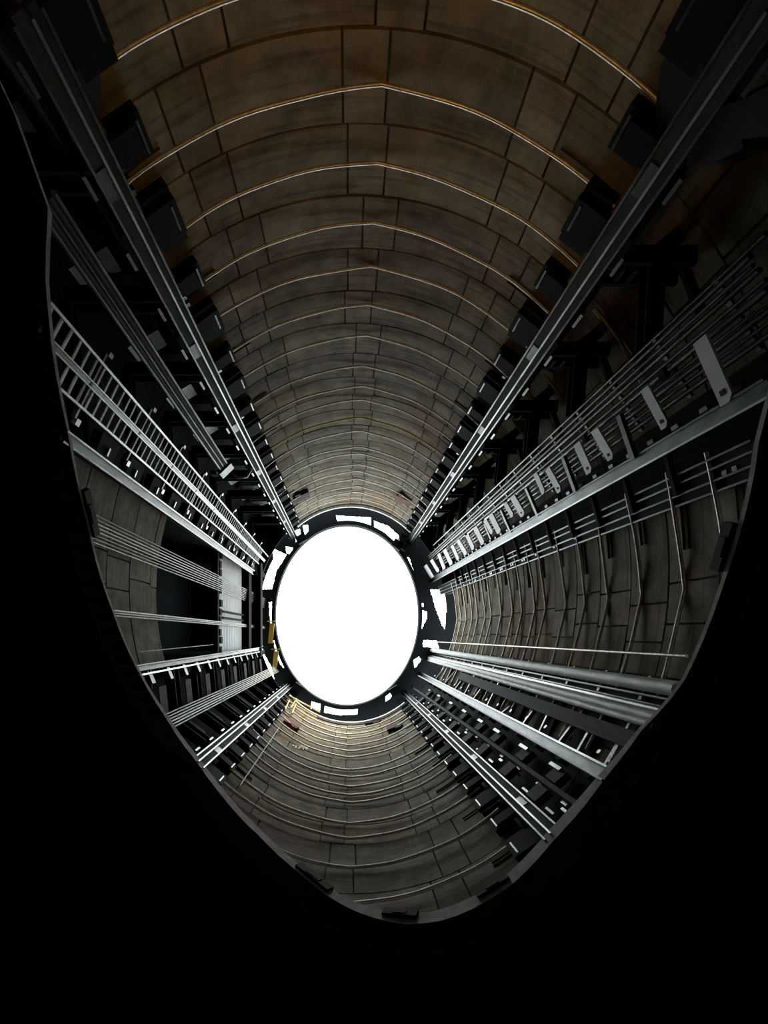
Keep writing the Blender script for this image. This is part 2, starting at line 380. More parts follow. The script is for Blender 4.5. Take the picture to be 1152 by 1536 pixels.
# ---------------------------------------------------------------- steel hoops on the walls
def hoop(ph0, ph1, h, kink, rad, m, label, s=.982, group=None, bulge=.016, n=None):
    n = max(10, int((ph1-ph0)/2)); pts = []; angs = sorted([ph0+(ph1-ph0)*i/n for i in range(n+1)]+[kink])
    w1 = random.uniform(0, 6)
    for ph in angs:
        if h < rim(ph)+.1: continue
        ss = s+bulge*(math.exp(-abs(ph-kink)/9)-.4)+.0012*math.sin(ph*.35+w1)
        pts.append(W(*ell(ph, ss), h+.02*math.sin(ph*.12+w1)))
    if len(pts) < 4: return None
    mb = MB(); mb.path(pts, rad, 7)
    o = mb.build('hoop_rod', M[m], None, True); tag(o, label, 'steel rod', group); return o
def hr(h): return .045
hn = []
topy = [(-42, 590), (133, 582), (247, 566), (337, 564), (402, 558), (460, 555), (505.5, 552), (551, 547), (580.7, 545), (601, 543), (628, 538), (647.5, 538), (671, 536), (681, 536), (697, 535), (707.5, 534), (719, 533), (730, 532), (738.6, 532), (747, 530)]
hk = hit(560, 338)[3]
for i, (y, x) in enumerate(topy):
    h = hit(x, y, .988)[2]; hn.append(h)
    yel = (i == 10)
    lab = ORD[i]+' steel hoop rod curving across the north wall between the two upper guide rails' if not yel else 'pale yellow steel hoop rod across the north wall, halfway up between the upper guide rails'
    hoop(phB+2.2, phA-2.2, h, hk, .034, 'yellow_hoop' if yel else 'hoop', lab, bulge=.02)
xs = [1083, 1020, 956.6, 907.5, 873, 845, 815, 799, 780, 766, 749.5, 735, 726, 714.5, 706.6, 697.6, 690, 684]
ys = [872, 881, 890, 897, 905, 900, 905, 909, 912, 914, 916, 905, 918, 919, 921, 922, 922, 923]
ke = hit(908, 900)[3]; ke = ke if ke > 180 else ke+360
for i, (x, y) in enumerate(zip(xs, ys)):
    h = hit(x, y, .985)[2]
    if h > ETOP-.2: break
    hoop(phO-1, 360+phT+3.5, h, ke, .042, 'hoop', ORD[i]+' steel hoop rod bowed across the east wall', bulge=.03)
    if i > 1:
        hoop(phM+3, phO-2, h+.25, phM+8, .05, 'hoop', ORD[i-2]+' short steel hoop rod behind the limed pipes at the southeast', bulge=0)
by = [1352.6, 1299.8, 1256, 1233.8, 1203, 1191.7, 1179, 1165, 1154, 1135, 1126, 1117, 1107.7, 1101, 1093]
kb = hit(527, 1299)[3]
for i, y in enumerate(by):
    h = hit(526, y, .985)[2]
    a0_, a1_ = phJ+3, phK-3
    if i == 0: a0_ = hit(490, 1349)[3]
    if i == 1: a0_ = hit(412, 1280)[3]
    if i == 0: a1_ = hit(771, 1267)[3]
    hoop(a0_, a1_, h, kb, .05, 'hoop', ORD[i]+' steel hoop rod curving across the south wall opposite the work light', bulge=.012)
for i in range(7):
    h = 11.5+i*2.9
    hoop(phS+6, phB-3, h, (phS+phB)/2, .05, 'hoop', ORD[i]+' short steel hoop rod on the wall behind the northeast bracket frames', s=NE-.015, bulge=0)

# ---------------------------------------------------------------- guide rails
RAIL = [[(-.22, 0), (.22, 0), (.22, .05), (-.22, .05)], rect_at(-.22, -.18, .05, .17), rect_at(.18, .22, .05, .17), rect_at(-.05, -.01, .05, .22)]
def guide_rail(mem, label, side, out_len, step=2.9, z_off=0., bright='rail'):
    """channel rail with raised tongue; brackets carry it off the wall"""
    base = mem.p(mem.lo()); t = thing('guide_rail', label, 'guide rail', base)
    mem.sweep(MB(), RAIL[0]).build('back_plate', M['dim'], t)
    for k in (1, 2): mem.sweep(MB(), RAIL[k]).build('flange', M[bright], t)
    mem.sweep(MB(), RAIL[3]).build('tongue', M['galv'], t)
    h = mem.lo()+.5+z_off; bolts = MB(); n_, t_ = mem.n(), mem.t(); i = 0
    while h < mem.up()-.3:
        mb = MB(); big = i % 2 == 0; L = .62 if big else .45
        # bracket plate behind the rail, stepped outline, reaching towards the wall and sideways
        q = mem.p(h, side*.30, -.16); mb.box(q, L, .06, .34 if big else .2, t_)
        q = mem.p(h, side*.62, -.26); mb.box(q, .28, .10, .55 if big else .3, t_)
        q = mem.p(h, 0, -.22); mb.box(q, .16, .2, .22, t_)
        mb.build('bracket', M['dark_steel'], t)
        for s_ in (-1, 1):
            bolts.box(mem.p(h+.1*s_, -side*.36, .06), .03, .05, .10, t_)
            bolts.box(mem.p(h+.12*s_, side*.80, -.12), .02, .03, .13, t_)
        h += step/2; i += 1
    h = mem.lo()+2.1
    while h < mem.up()-1:
        mb = MB(); mb.box(mem.p(h, 0.07, .055), .09, .010, .25, t_); mb.build('splice_plate', M['dull'], t); h += 4.4
    bo = bolts.build('bolt', M['rail'], t); tag(bo, kind='stuff')
    return t
gA = guide_rail(mA, 'long grey guide rail at the northwest, left edge of the brown north wall', -1, .6)
gB = guide_rail(mB, 'long grey guide rail at the northeast, right edge of the brown north wall', 1, .6)
gJ = guide_rail(mJ, 'short-looking guide rail at the southwest with hanging rods, beside the grey ropes', 1, .6, z_off=.4, bright='galv')
gK = guide_rail(mK, 'guide rail at the southeast with hanging rods, right edge of the south wall', -1, .6, z_off=.4)
def stand_rods(mem, root, dirw, length, step, h0):
    h = h0
    while h < mem.up()-.4:
        L = length*random.uniform(.85, 1.1); mb = MB(); a = mem.p(h, 0, -.1)
        b = a+Vector((0, -L, 0)); mb.path([a, b], .035, 6); mb.build('standoff_rod', M['rail'], root)
        h += step
stand_rods(mJ, gJ, 0, 1.0, 1.45, mJ.lo()+.6)
stand_rods(mK, gK, 0, 1.25, 1.30, mK.lo()+.8)
# low dark plates under the south-east rail
for i in range(16):
    h = mK.lo()+1.1+i*1.45
    if h > 30: break
    mb = MB(); a = mK.p(h, 0, -.2)+Vector((0, -.75, 0)); mb.box(a, .42, .06, .5, (1, 0, 0)); mb.box(a+Vector((.2, -.25, .3)), .22, .08, .2, (1, 0, 0))
    mb.build('hanger_plate', M['dark_steel'], gK)
for i in range(14):
    h = mJ.lo()+1.0+i*1.55
    if h > 30: break
    mb = MB(); a = mJ.p(h, 0, -.2)+Vector((0, -.6, 0)); mb.box(a, .34, .06, .45, (1, 0, 0)); mb.build('hanger_plate', M['dark_steel'], gJ)

def simple_member(name, label, cat, mem, outs, m, group=None, part=None, smooth=False):
    """one long vertical member; several outlines become parts"""
    if len(outs) == 1:
        o = mem.sweep(MB(), outs[0]).build(name, M[m], None, smooth); return tag(o, label, cat, group)
    t = thing(name, label, cat, mem.p(mem.lo()), group)
    for ol in outs: mem.sweep(MB(), ol).build(part, M[m], t, smooth)
    return t
# rail M (limed), with its dark side web
t = thing('guide_beam', 'pale crusted guide beam running between the southeast guide rail and the pipes', 'guide beam', mM.p(mM.lo()))
mM.sweep(MB(), rect_at(-.16, .16, 0, .05)).build('web', M['dull'], t)
mM.sweep(MB(), rect_at(-.18, -.13, .05, .18)).build('flange', M['crust'], t)
mM.sweep(MB(), rect_at(.12, .17, .05, .15)).build('flange', M['galv'], t)
h = mM.lo()+.8
bl = MB()
while h < 31:
    mb = MB(); mb.box(mM.p(h, -.05, -.12), .2, .14, .12, mM.t()); mb.build('bracket', M['dark_steel'], t)
    bl.box(mM.p(h+.3, .42, -.05), .05, .03, .05, mM.t()); h += 1.45
tag(bl.build('bolt', M['galv'], t), kind='stuff')
# conduit L with junction boxes
t = thing('conduit', 'dim grey conduit carrying paired junction boxes beside the southeast guide rail', 'conduit', mL.p(mL.lo()))
mL.sweep(MB(), rect(.12, .08)).build('pipe', M['dim'], t)
for x, y in ((1030, 1000), (810, 860), (640, 725), (530, 650), (420, 580), (330, 520), (250, 465), (190, 420)):
    px, py = 600+x*.2257, 950+y*.2257; h = hit(px, py, .97)[2]
    for dt in (-.36, .30):
        mb = MB(); mb.box(mL.p(h, dt, .05), .21, .10, .28, mL.t()); mb.build('junction_box', M['dim'], t)
    mb = MB(); mb.box(mL.p(h+.2, .45, .2), .05, .02, .3, mL.t()); mb.build('cover_strip', M['rail'], t)
bl = MB(); h = mK.lo()+.8
while h < 29:
    for k in range(3): bl.box(mK.p(h+k*.22, .62+.13*k, -.05), .035, .035, .13, mK.t())
    h += 1.45
tag(bl.build('stud', M['galv'], gK), kind='stuff')
simple_member('flat_duct', 'wide flat dark grey duct hanging across the southeast bars', 'duct', mN, [rect(.38, .08)], 'dim')
# limed pipes O and P with cables between
o = mO.sweep(MB(), ngon(.16, 10)).build('pipe', M['crust'], None, True); tag(o, 'upper of two thick white limed pipes, along the lower edge of the east wall', 'pipe')
t = thing('pipe', 'lower thick white limed pipe made of close strands, next to the dark cables', 'pipe', mP.p(mP.lo()))
for k, (tt, rr) in enumerate(((-.16, .09), (0.0, .11), (.16, .07))): mP.sweep(MB(), ngon(rr, 8, tt, .02*k)).build('strand', M['crust' if k < 2 else 'galv'], t, True)
mOP = Mem((1003, 1054), (636, 979), .965)
for k in range(6):
    tt = -.42+.16*k; c = mOP.sweep(MB(), ngon(.035, 6, tt, 0)).build('cable', M['dull' if k % 2 else 'rail'], None, True)
    tag(c, 'thin dark cable between the two white limed pipes, '+SIDE[k]+' of six', 'cable', 'dark cables between the limed pipes')
pf = thing('cable_tray', 'dark tray behind the cables between the two white limed pipes', 'cable tray', mOP.p(mOP.lo()))
mOP.sweep(MB(), rect_at(-.55, .55, -.12, -.08)).build('tray_plate', M['dark_steel'], pf)
for i in range(12):
    mb = MB(); mb.box(mOP.p(mOP.lo()+.9+i*1.7, 0, -.03), .5, .03, .05, mOP.t()); mb.build('tray_rung', M['dull'], pf)
simple_member('conduit', 'single thin dark pipe standing in front of the east hoop rods', 'conduit', mQ, [ngon(.035, 8)], 'hoop', smooth=True)
# right upper bundle R and rails S, T
t = thing('conduit_bundle', 'wide bundle of parallel grey conduits clamped side by side at the northeast', 'conduit bundle', mR.p(mR.lo()))
for k in range(9):
    tt = -.62+.135*k+random.uniform(-.02, .02); rr = (.05, .035, .055, .03, .06, .04, .05, .035, .045)[k]
    mR.sweep(MB(), ngon(rr, 8, tt, .03*math.sin(k*2.))).build('conduit', M['rail' if k in (1, 4, 6) else 'dull'], t, True)
h = mR.lo()+.6; i = 0
while h < mR.up()-.4:
    mb = MB(); mb.box(mR.p(h, -.08, -.06), .66, .03, .04, mR.t()); mb.build('clamp_bar', M['dull'], t)
    if i % 2:
        mb = MB(); mb.box(mR.p(h+.1, -.1, .07), .09, .05, .08, mR.t()); mb.build('clip', M['dark_steel'], t)
    h += 1.45; i += 1
simple_member('conduit', 'single thin conduit running just above the wide northeast conduit bundle', 'conduit', mR2, [ngon(.04, 8)], 'rail', smooth=True)
t = thing('guide_beam', 'solid grey guide beam below the row of white plates at the east-northeast', 'guide beam', mS.p(mS.lo()))
mS.sweep(MB(), rect_at(-.12, .12, 0, .06)).build('web', M['dull'], t)
mS.sweep(MB(), rect_at(-.15, -.11, .0, .16)).build('flange', M['galv'], t)
mS.sweep(MB(), rect_at(.12, .16, .0, .12)).build('flange', M['dull'], t)
bl = MB(); h = mS.lo()+.5
while h < mS.up()-.3: bl.box(mS.p(h, .24, 0), .04, .05, .09, mS.t()); h += .72
tag(bl.build('bolt', M['dull'], t), kind='stuff')
t = thing('cable_tray', 'long dim cable tray along the upper ends of the east hoop rods', 'cable tray', mT.p(mT.lo()))
mT.sweep(MB(), rect_at(-.32, .32, 0, .04)).build('tray_plate', M['dark_steel'], t)
for tt in (-.30, -.1, .12, .30): mT.sweep(MB(), rect_at(tt-.02, tt+.02, .04, .10)).build('rib', M['dull'], t)
# white plates between bundle R and beam S
plates = [((1060, 500), (1103, 597), 26), ((973, 577), (1005, 637), 15), ((897, 640), (923, 685), 13), ((870, 661), (890, 706), 12), ((825, 700), (844, 735), 9), ((806, 708), (819, 738), 7), ((772, 741), (789, 771), 9), ((760, 752), (772, 773), 6),
          ((739, 769), (753, 797), 8), ((730, 778), (741, 798), 6), ((715, 788), (728, 814), 7), ((703, 800), (713, 822), 6), ((689, 808), (702, 830), 6), ((680, 816), (690, 838), 5), ((669, 822), (680, 845), 6), ((660, 829), (669, 852), 5), ((649, 838), (660, 856), 5), ((640, 846), (652, 866), 6)]
for i, (a, b, wpx) in enumerate(plates):
    A = hit(*a, .92); hh = A[2]; B = at(b[0], b[1], hh); r_ = math.hypot(a[0]-PX, a[1]-PY); dz = wpx*hh/r_
    mb = MB(); p = W(A[0], A[1], hh); q = W(B[0], B[1], hh); d = (q-p).normalized(); n = Vector((-d.y, d.x, 0))
    L = (q-p).length; ins = min(.1, L*.2)
    # flat bar standing on edge with a clipped corner and a bolt hole boss
    pr = [(0, 0), (L-ins, 0), (L, dz*.35), (L, dz), (0, dz)]
    vs = [p+d*x+Vector((0, 0, z))+n*k for k in (-.02, .02) for x, z in pr]
    mb.add(vs, [(4, 3, 2, 1, 0), (5, 6, 7, 8, 9)]+[(j, (j+1) % 5, (j+1) % 5+5, j+5) for j in range(5)])
    root = mb.build('tie_plate', M['white'])
    tag(root, ORD[i]+' white flat tie plate between the conduit bundle and the solid guide beam', 'plate')
    if wpx > 8:
        mb = MB()
        for sgn in (-1, 1): mb.box(p+d*(L*.84)+Vector((0, 0, dz*.5))+n*(.022*sgn), .05*L/1.2, .01, .05*L/1.2, d)
        mb.build('bolt_hole', M['black'], root)
for i, (a, b) in enumerate([((932, 620), (955, 687)), ((847, 683), (866, 736)), ((791, 731), (809, 773)), ((753, 764), (768, 798)), ((728, 785), (738, 808))]):
    A = hit(*a, .93); B = at(b[0], b[1], A[2]); mb = MB(); mb.sweep(W(A[0], A[1], A[2]), W(B[0], B[1], A[2]), rect(.09, .14), (0, 0, 1))
    tag(mb.build('strut', M['dull']), ORD[i]+' thin grey strut among the white tie plates', 'strut')
# thin dark cross bars between beam S and tray T
for i in range(14):
    h = 9.5+i*1.45; mb = MB(); a = mS.p(h, 0, -.1); b = mT.p(h, -.1, .1); mb.sweep(a, b, rect(.12, .10), (0, 0, 1))
    tag(mb.build('cross_bar', M['dark_steel']), ORD[i]+' dark cross bar between the solid guide beam and the dim cable tray', 'beam')
    if False: pass

# ---------------------------------------------------------------- bracket frames at the northeast (rail B to bundle R)
IB = [(-.14, -.16), (.14, -.16), (.14, -.11), (.03, -.11), (.03, .11), (.14, .11), (.14, .16), (-.14, .16), (-.14, .11), (-.03, .11), (-.03, -.11), (-.14, -.11)]
for i in range(9):
    h = 9.05+2.9*i-.0
    if h > 31.5: break
    q = mB.p(h, 0, -.2); t = thing('bracket_frame', ORD[i]+' black bracket frame branching right from the northeast guide rail', 'bracket', q)
    a = q; b = q+Vector((-1.75, 0, 0)); c = mR2.p(h, 0, -.15)
    mb = MB(); mb.sweep(a, b, [(x*1.2, y*1.9) for x, y in IB], (0, 0, 1)); mb.build('beam', M['dark_steel'], t)
    mb = MB(); mb.sweep(a+Vector((-1.1, -.1, 0)), c, [(x*1.2, y) for x, y in IB], (0, 0, 1)); mb.build('diagonal', M['dark_steel'], t)
    uu = W(*ell(phB-6, NE-.01), h); mb = MB(); mb.sweep(a+Vector((-.9, 0, 0)), uu, [(x, y) for x, y in IB], (0, 0, 1)); mb.build('wall_arm', M['dark_steel'], t)
    mb = MB(); mb.sweep(b+Vector((.1, 0, -.1)), b+Vector((-.25, -.9, -.1)), rect(.16, .1), (0, 0, 1)); mb.build('knee', M['dark_steel'], t)
    bl = MB()
    for k in range(2): bl.box(a+Vector((-.35-.25*k, -.32, -.2)), .03, .03, .14)
    tag(bl.build('bolt', M['galv'], t), kind='stuff')
# ---------------------------------------------------------------- bunton frames at the northwest (rail A to ladder)
for i in range(9):
    h = 7.6+2.85*i
    if h > 31.5: break
    q = mA.p(h, 0, -.15); t = thing('bunton_beam', ORD[i]+' dark cross beam from the northwest guide rail towards the ladder', 'beam', q)
    e = Vector((mC.p(h).x-.2, q.y+.02, h))
    e = q+Vector((2.3, 0, 0))
    mb = MB(); mb.sweep(q, e, [(x*1.3, y*1.3) for x, y in IB], (0, 0, 1)); mb.build('beam', M['dark_steel'], t)
    mb = MB(); mb.sweep(q+Vector((0, 0, .26)), e+Vector((0, 0, .26)), rect(.05, .04), (0, 0, 1)); mb.build('lit_edge', M['rail'], t)  # brighter strip added to stand for the beam's lit upper edge
    mb = MB(); mb.sweep(e, mD.p(h, 0, -.1), [(x, y) for x, y in IB], (0, 0, 1)); mb.build('tail_beam', M['dark_steel'], t)
    pl = MB(); c = q+Vector((1.15, .45, .1)); pl.box(c, .42, .02, .28); pl.build('perforated_plate', M['dull'], t)
    pl = MB(); c = q+Vector((1.9, 1.0, .4)); pl.box(c, .5, .02, .35, (1, -.6, 0)); pl.build('side_plate', M['dull'], t)
# ---------------------------------------------------------------- bunton frames at the southwest (white rail H to rail J)
for i in range(12):
    h = 11.4+2.3*i
    if h > 31.5: break
    if h < max(mI.lo(), mJ.lo())-1.2: continue
    q = mH.p(h, 0, -.12); t = thing('bunton_beam', ORD[i]+' dark angled cross beam from the white rail to the southwest guide rail', 'beam', q)
    mid = mI.p(h, 0, -.7); e = mJ.p(h, 0, -.15)
    for a, b, nm in ((q, mid, 'beam'), (mid, e, 'tail_beam')):
        mb = MB(); mb.sweep(a, b, [(x*1.2, y*1.6) for x, y in IB], (0, 0, 1)); mb.build(nm, M['dark_steel'], t)
        mb = MB(); mb.sweep(a.lerp(b, .12)+Vector((0, 0, .3)), b+Vector((0, 0, .3)), rect(.05, .05), (0, 0, 1)); mb.build('lit_edge', M['galv' if nm == 'beam' else 'rail'], t)  # paler strip imitates light along the upper edge of the dark beam
    pl = MB(); c = q.lerp(mid, .55)+Vector((-.25, .05, .75)); pl.box(c, .45, .02, .28, mid-q); pl.build('side_plate', M['dim'], t)
    pl = MB(); c = mid.lerp(e, .4)+Vector((0, .1, .45)); pl.box(c, .35, .02, .14, e-mid); pl.build('side_plate', M['dim'], t)
# ---------------------------------------------------------------- brace bars at the southeast between pipe P and beam M
bars = [((915, 1144), (953, 1074), 3), ((908, 1150), (931, 1112), 3), ((840, 1117), (886, 1056), 7), ((866, 1131), (885, 1097), 3), ((809, 1101), (823, 1072), 3), ((785, 1090), (803, 1066), 6), ((750, 1074), (806, 1028), 4), ((732, 1060), (752, 1020), 4), ((712, 1050), (738, 1014), 5), ((697, 1043), (715, 1010), 3), ((683, 1036), (706, 1005), 4), ((668, 1027), (690, 1000), 4), ((655, 1019), (672, 996), 3)]
for i, (a, b, wd) in enumerate(bars):
    A = hit(*a, .955); B = at(b[0], b[1], A[2]); mb = MB(); ww = wd*A[2]/F
    mb.sweep(W(A[0], A[1], A[2]), W(B[0], B[1], A[2]), rect(ww, .08), (0, 0, 1))
    tag(mb.build('brace_bar', M['rail']), ORD[i]+' grey brace bar slanting between the crusted guide beam and the lower limed pipe', 'brace')
for i in range(8):
    h = 11.8+2.4*i; mb = MB(); a = mM.p(h, 0, -.35); b = mO.p(h, 0, -.35); mb.box((a+b)/2, (b-a).length/2*.8, .03, .55, b-a)
    tag(mb.build('backing_sheet', M['shaded_navy']), ORD[i]+' dark sheet hung behind the southeast brace bars', 'metal sheet')

# ---------------------------------------------------------------- ladder
t = thing('ladder', 'long double steel ladder with a central rail on the west side', 'ladder', mC.p(mC.lo()))
m1 = Mem((71, 450), (401, 834), .95); m2 = Mem((83, 578), (387, 845), .95)
def lin(m, h):
    k = (h-m.a.z)/(m.b.z-m.a.z); q = m.a.lerp(m.b, k); return W(q.x, q.y, h)
for m_ in (m1, m2): m_.sweep(MB(), rect(.05, .08)).build('stile', M['galv'], t)
mC.sweep(MB(), rect(.12, .05)).build('centre_rail', M['rail'], t)
mC.sweep(MB(), rect_at(-.075, -.05, .05, .09)).build('centre_flange', M['galv'], t)
mC.sweep(MB(), rect_at(.05, .075, .05, .09)).build('centre_flange', M['galv'], t)
h = m1.lo()+.12; 
while h < min(m1.up(), m2.up()):
    mb = MB(); mb.sweep(lin(m1, h), lin(m2, h) if h > m2.lo() else mC.p(h), rect(.03, .06), (0, 0, 1)); mb.build('rung', M['crust'], t); h += .30
h = m1.lo()+1.9
while h < 29:
    mb = MB(); a, b = lin(m1, h), lin(m2, h); d = (b-a).normalized(); mb.sweep(a-d*.22, b+d*.26, rect(.09, .06, -.16), (0, 0, 1)); br = mb.build('bracket', M['dull'], t)
    mb = MB(); mb.box(b+d*.3, .07, .05, .07, d); mb.build('bracket_foot', M['galv'], br)
    mb = MB(); mb.box(a-d*.26, .05, .05, .07, d); mb.build('bracket_foot', M['galv'], br); h += 2.3
# strap with hook
t = thing('hose_bundle', 'grey flat bundle of hoses ending at a hook left of the northwest rail', 'hoses', mStrap.p(mStrap.lo()))
for k in range(5): mStrap.sweep(MB(), ngon(.05, 6, -.17+.085*k, 0)).build('hose', M['dim' if k % 2 else 'dull'], t, True)
q = mStrap.p(mStrap.up())
mb = MB(); mb.box(q, .3, .1, .25, mStrap.t()); cb = mb.build('clamp_block', M['dull'], t)
mb = MB(); mb.path([q+Vector((-.3, -.15, -.1)), q+Vector((-.55, -.35, -.1)), q+Vector((-.85, -.3, -.1)), q+Vector((-1.0, -.05, -.1)), q+Vector((-.8, .1, -.1))], .07, 8); mb.build('hook', M['galv'], cb, True)
mb = MB(); mb.box(q+Vector((.4, -.2, -.1)), .12, .08, .14); mb.build('shackle', M['galv'], cb)
# west rails D and H
t = thing('guide_beam', 'grey guide beam below the ladder, upper edge of the west wall', 'guide beam', mD.p(mD.lo()))
mD.sweep(MB(), rect_at(-.13, .13, 0, .05)).build('web', M['dull'], t)
mD.sweep(MB(), rect_at(-.14, -.10, .05, .14)).build('flange', M['galv'], t)
mD.sweep(MB(), rect_at(.09, .13, .05, .14)).build('flange', M['rail'], t)
h = mD.lo()+1.7
while h < 30:
    mb = MB(); mb.box(mD.p(h, -.38, -.15), .28, .12, .40, mD.t()); mb.build('bracket', M['dark_steel'], t)
    mb = MB(); mb.box(mD.p(h, -.34, -.0), .10, .02, .03, mD.t()); mb.build('bolt', M['galv'], t); h += 1.45
t = thing('guide_beam', 'bright white guide beam at the lower edge of the west wall, ending under the shutter', 'guide beam', mH.p(mH.lo()))
mH.sweep(MB(), rect_at(-.08, .08, 0, .08)).build('web', M['crust'], t)
mH.sweep(MB(), rect_at(-.09, -.05, .08, .16)).build('flange', M['crust'], t)
mH.sweep(MB(), rect_at(.17, .22, .0, .08)).build('side_bar', M['galv'], t)
h = mH.lo()+1
while h < 30:
    mb = MB(); mb.box(mH.p(h, .3, -.1), .2, .1, .12, mH.t()); mb.build('bracket', M['dull'], t); h += 1.45
# ropes
for k in range(8):
    c = mF.sweep(MB(), ngon(.022, 6, -.33+.094*k, 0)).build('hoist_rope', M['rope'], None, True)
    tag(c, 'thin grey hoist rope crossing the shutter, '+SIDE[k]+' of its flat row of eight', 'rope', 'row of eight hoist ropes in front of the west shutter')
for k in range(3):
    c = mG.sweep(MB(), ngon(.03, 6, -.07+.07*k, 0)).build('hoist_rope', M['crust' if k == 1 else 'rope'], None, True)
    tag(c, 'pale rope, '+('lower outer', 'middle', 'upper outer')[k]+' of the narrow trio across the middle of the west wall', 'rope', 'narrow trio of pale ropes on the west side')
for k in range(6):
    c = mI.sweep(MB(), ngon(.03, 6, -.22+.09*k, 0)).build('hoist_rope', M['rope'], None, True)
    tag(c, 'grey hoist rope over the southwest cross beams, '+SIDE[k]+' of its row of six', 'rope', 'row of six hoist ropes at the southwest')
mW = Mem((209, 978), (320, 967), .9)
tag(mW.sweep(MB(), ngon(.014, 5)).build('wire', M['rope']), 'single thin wire just above the white guide beam at the west', 'wire')
# thin slanting wire over the south wall
a = hit(360, 1178, .96); b = hit(418, 1092, .96); mb = MB(); mb.path([W(*a[:3]), W(*b[:3])], .02, 5)
tag(mb.build('wire', M['rope']), 'single thin pale wire slanting over the left of the south wall', 'wire')

# ---------------------------------------------------------------- collar at the mouth of the shaft
HC = 35.2
OX, OY = 520.5, 923.0; OA, OB = 107.5, 135.0
gaps = [[(504, 773), (557, 776), (556, 790), (507, 787)], [(561, 781), (583, 789), (598, 803), (603, 820), (590, 811), (574, 797), (561, 792)], [(454, 788), (462, 787), (463, 797), (457, 803)], [(440, 796), (450, 793), (452, 806), (444, 814)],
        [(408, 822), (430, 832), (427, 838), (415, 856), (408, 884), (392, 884), (399, 862), (410, 838)], [(428, 819), (440, 822), (436, 832), (430, 830)], [(372, 902), (381, 902), (388, 925), (388, 932), (380, 930)], [(384, 948), (390, 948), (396, 980), (407, 1000), (412, 1019), (405, 1018), (393, 1000), (386, 980)],
        [(403, 903), (408, 903), (409, 935), (405, 935)], [(410, 960), (414, 960), (428, 1000), (424, 1002), (414, 985)],
        [(467, 1052), (481, 1056), (480, 1066), (466, 1063)], [(487, 1059), (520, 1063), (537, 1063), (536, 1072), (510, 1073), (486, 1069)], [(578, 1044), (590, 1031), (592, 1036), (586, 1047), (578, 1053)],
        [(645, 884), (667, 885), (670, 910), (668, 945), (663, 938), (654, 915)], [(631, 915), (640, 917), (641, 926), (632, 945), (630, 940)], [(631, 905), (635, 905), (635, 910), (631, 910)], [(635, 960), (655, 961), (659, 973), (634, 970)],
        [(620, 990), (628, 985), (632, 990), (622, 1003)], [(611, 836), (614, 836), (622, 862), (619, 864)]]
def inside(x, y, poly):
    c = False; n = len(poly)
    for i in range(n):
        (x1, y1), (x2, y2) = poly[i], poly[(i+1) % n]
        if (y1 > y) != (y2 > y) and x < (x2-x1)*(y-y1)/(y2-y1)+x1: c = not c
    return c
col = thing('shaft_collar', 'dark steel collar ring around the bright shaft mouth', 'collar', (-at(OX, OY, HC)[0], at(OX, OY, HC)[1], HC))
NA, NR = 960, 40
ring = MB(); vs = []; fs = []
for i in range(120):
    a = 2*math.pi*i/120
    for k, dz in ((1.0, 0), (1.0, .7), (1.045, .7), (1.045, 0)):
        u, v = at(OX+OA*k*math.cos(a), OY-OB*k*math.sin(a), HC); vs.append(W(u, v, HC-.25+dz))
for i in range(120):
    j = (i+1) % 120
    for k in range(4): fs.append((i*4+k, j*4+k, j*4+(k+1) % 4, i*4+(k+1) % 4))
ring.add(vs, fs); ring.build('inner_ring', M['dark_steel'], col)
secs = 12
for s_ in range(secs):
    me = MB(); idx = {}
    def vid(i, r, me=me, idx=idx):
        if (i, r) not in idx:
            a = 2*math.pi*i/NA; x = OX+math.cos(a)*(OA*1.035+(155*(1.10 if math.cos(a) > 0 else 1.0)-OA*1.035)*r/NR); y = OY-math.sin(a)*(OB*1.03+(172-OB*1.03)*r/NR)
            u, v = at(x, y, HC); me.v.append(tuple(W(u, v, HC))); idx[(i, r)] = (len(me.v)-1, x, y)
        return idx[(i, r)]
    for i in range(s_*NA//secs, (s_+1)*NA//secs):
        for r in range(NR):
            q = [vid(i, r), vid(i+1, r), vid(i+1, r+1), vid(i, r+1)]; cx = sum(p[1] for p in q)/4; cy = sum(p[2] for p in q)/4
            if any(inside(cx, cy, g) for g in gaps): continue
            me.f.append(tuple(p[0] for p in q))
    o = me.build('deck_plate', M['dark_steel'], col)
    md = o.modifiers.new('thick', 'SOLIDIFY'); md.thickness = .12; md.offset = 0
# short blocks hanging on the ring
for k, (x, y) in enumerate([(452, 808), (596, 817), (447, 1032), (592, 1036), (604, 818)]):
    u, v = at(x, y, HC-.6); mb = MB(); a = math.atan2(-(y-OY), x-OX); mb.box(W(u, v, HC-.5), .38, .28, .3, (-math.cos(a+1.57), math.sin(a+1.57), 0)); mb.build('ring_block', M['dark_steel'], col)
# yellow pieces
for i, (x, y, lab) in enumerate([(407, 950, 'upper'), (413, 992, 'lower')]):
    u, v = at(x, y, HC-.35); t = thing('safety_guard', lab+' small yellow guard piece on the west edge of the collar ring', 'guard', W(u, v, HC-.35))
    mb = MB(); mb.box(W(u, v, HC-.35), .16, .75, .12, (1, .1, 0)); mb.build('plate', M['yellow'], t)
    mb = MB(); mb.box(W(u, v+.9, HC-.35), .3, .05, .06); mb.build('arm', M['yellow'], t)
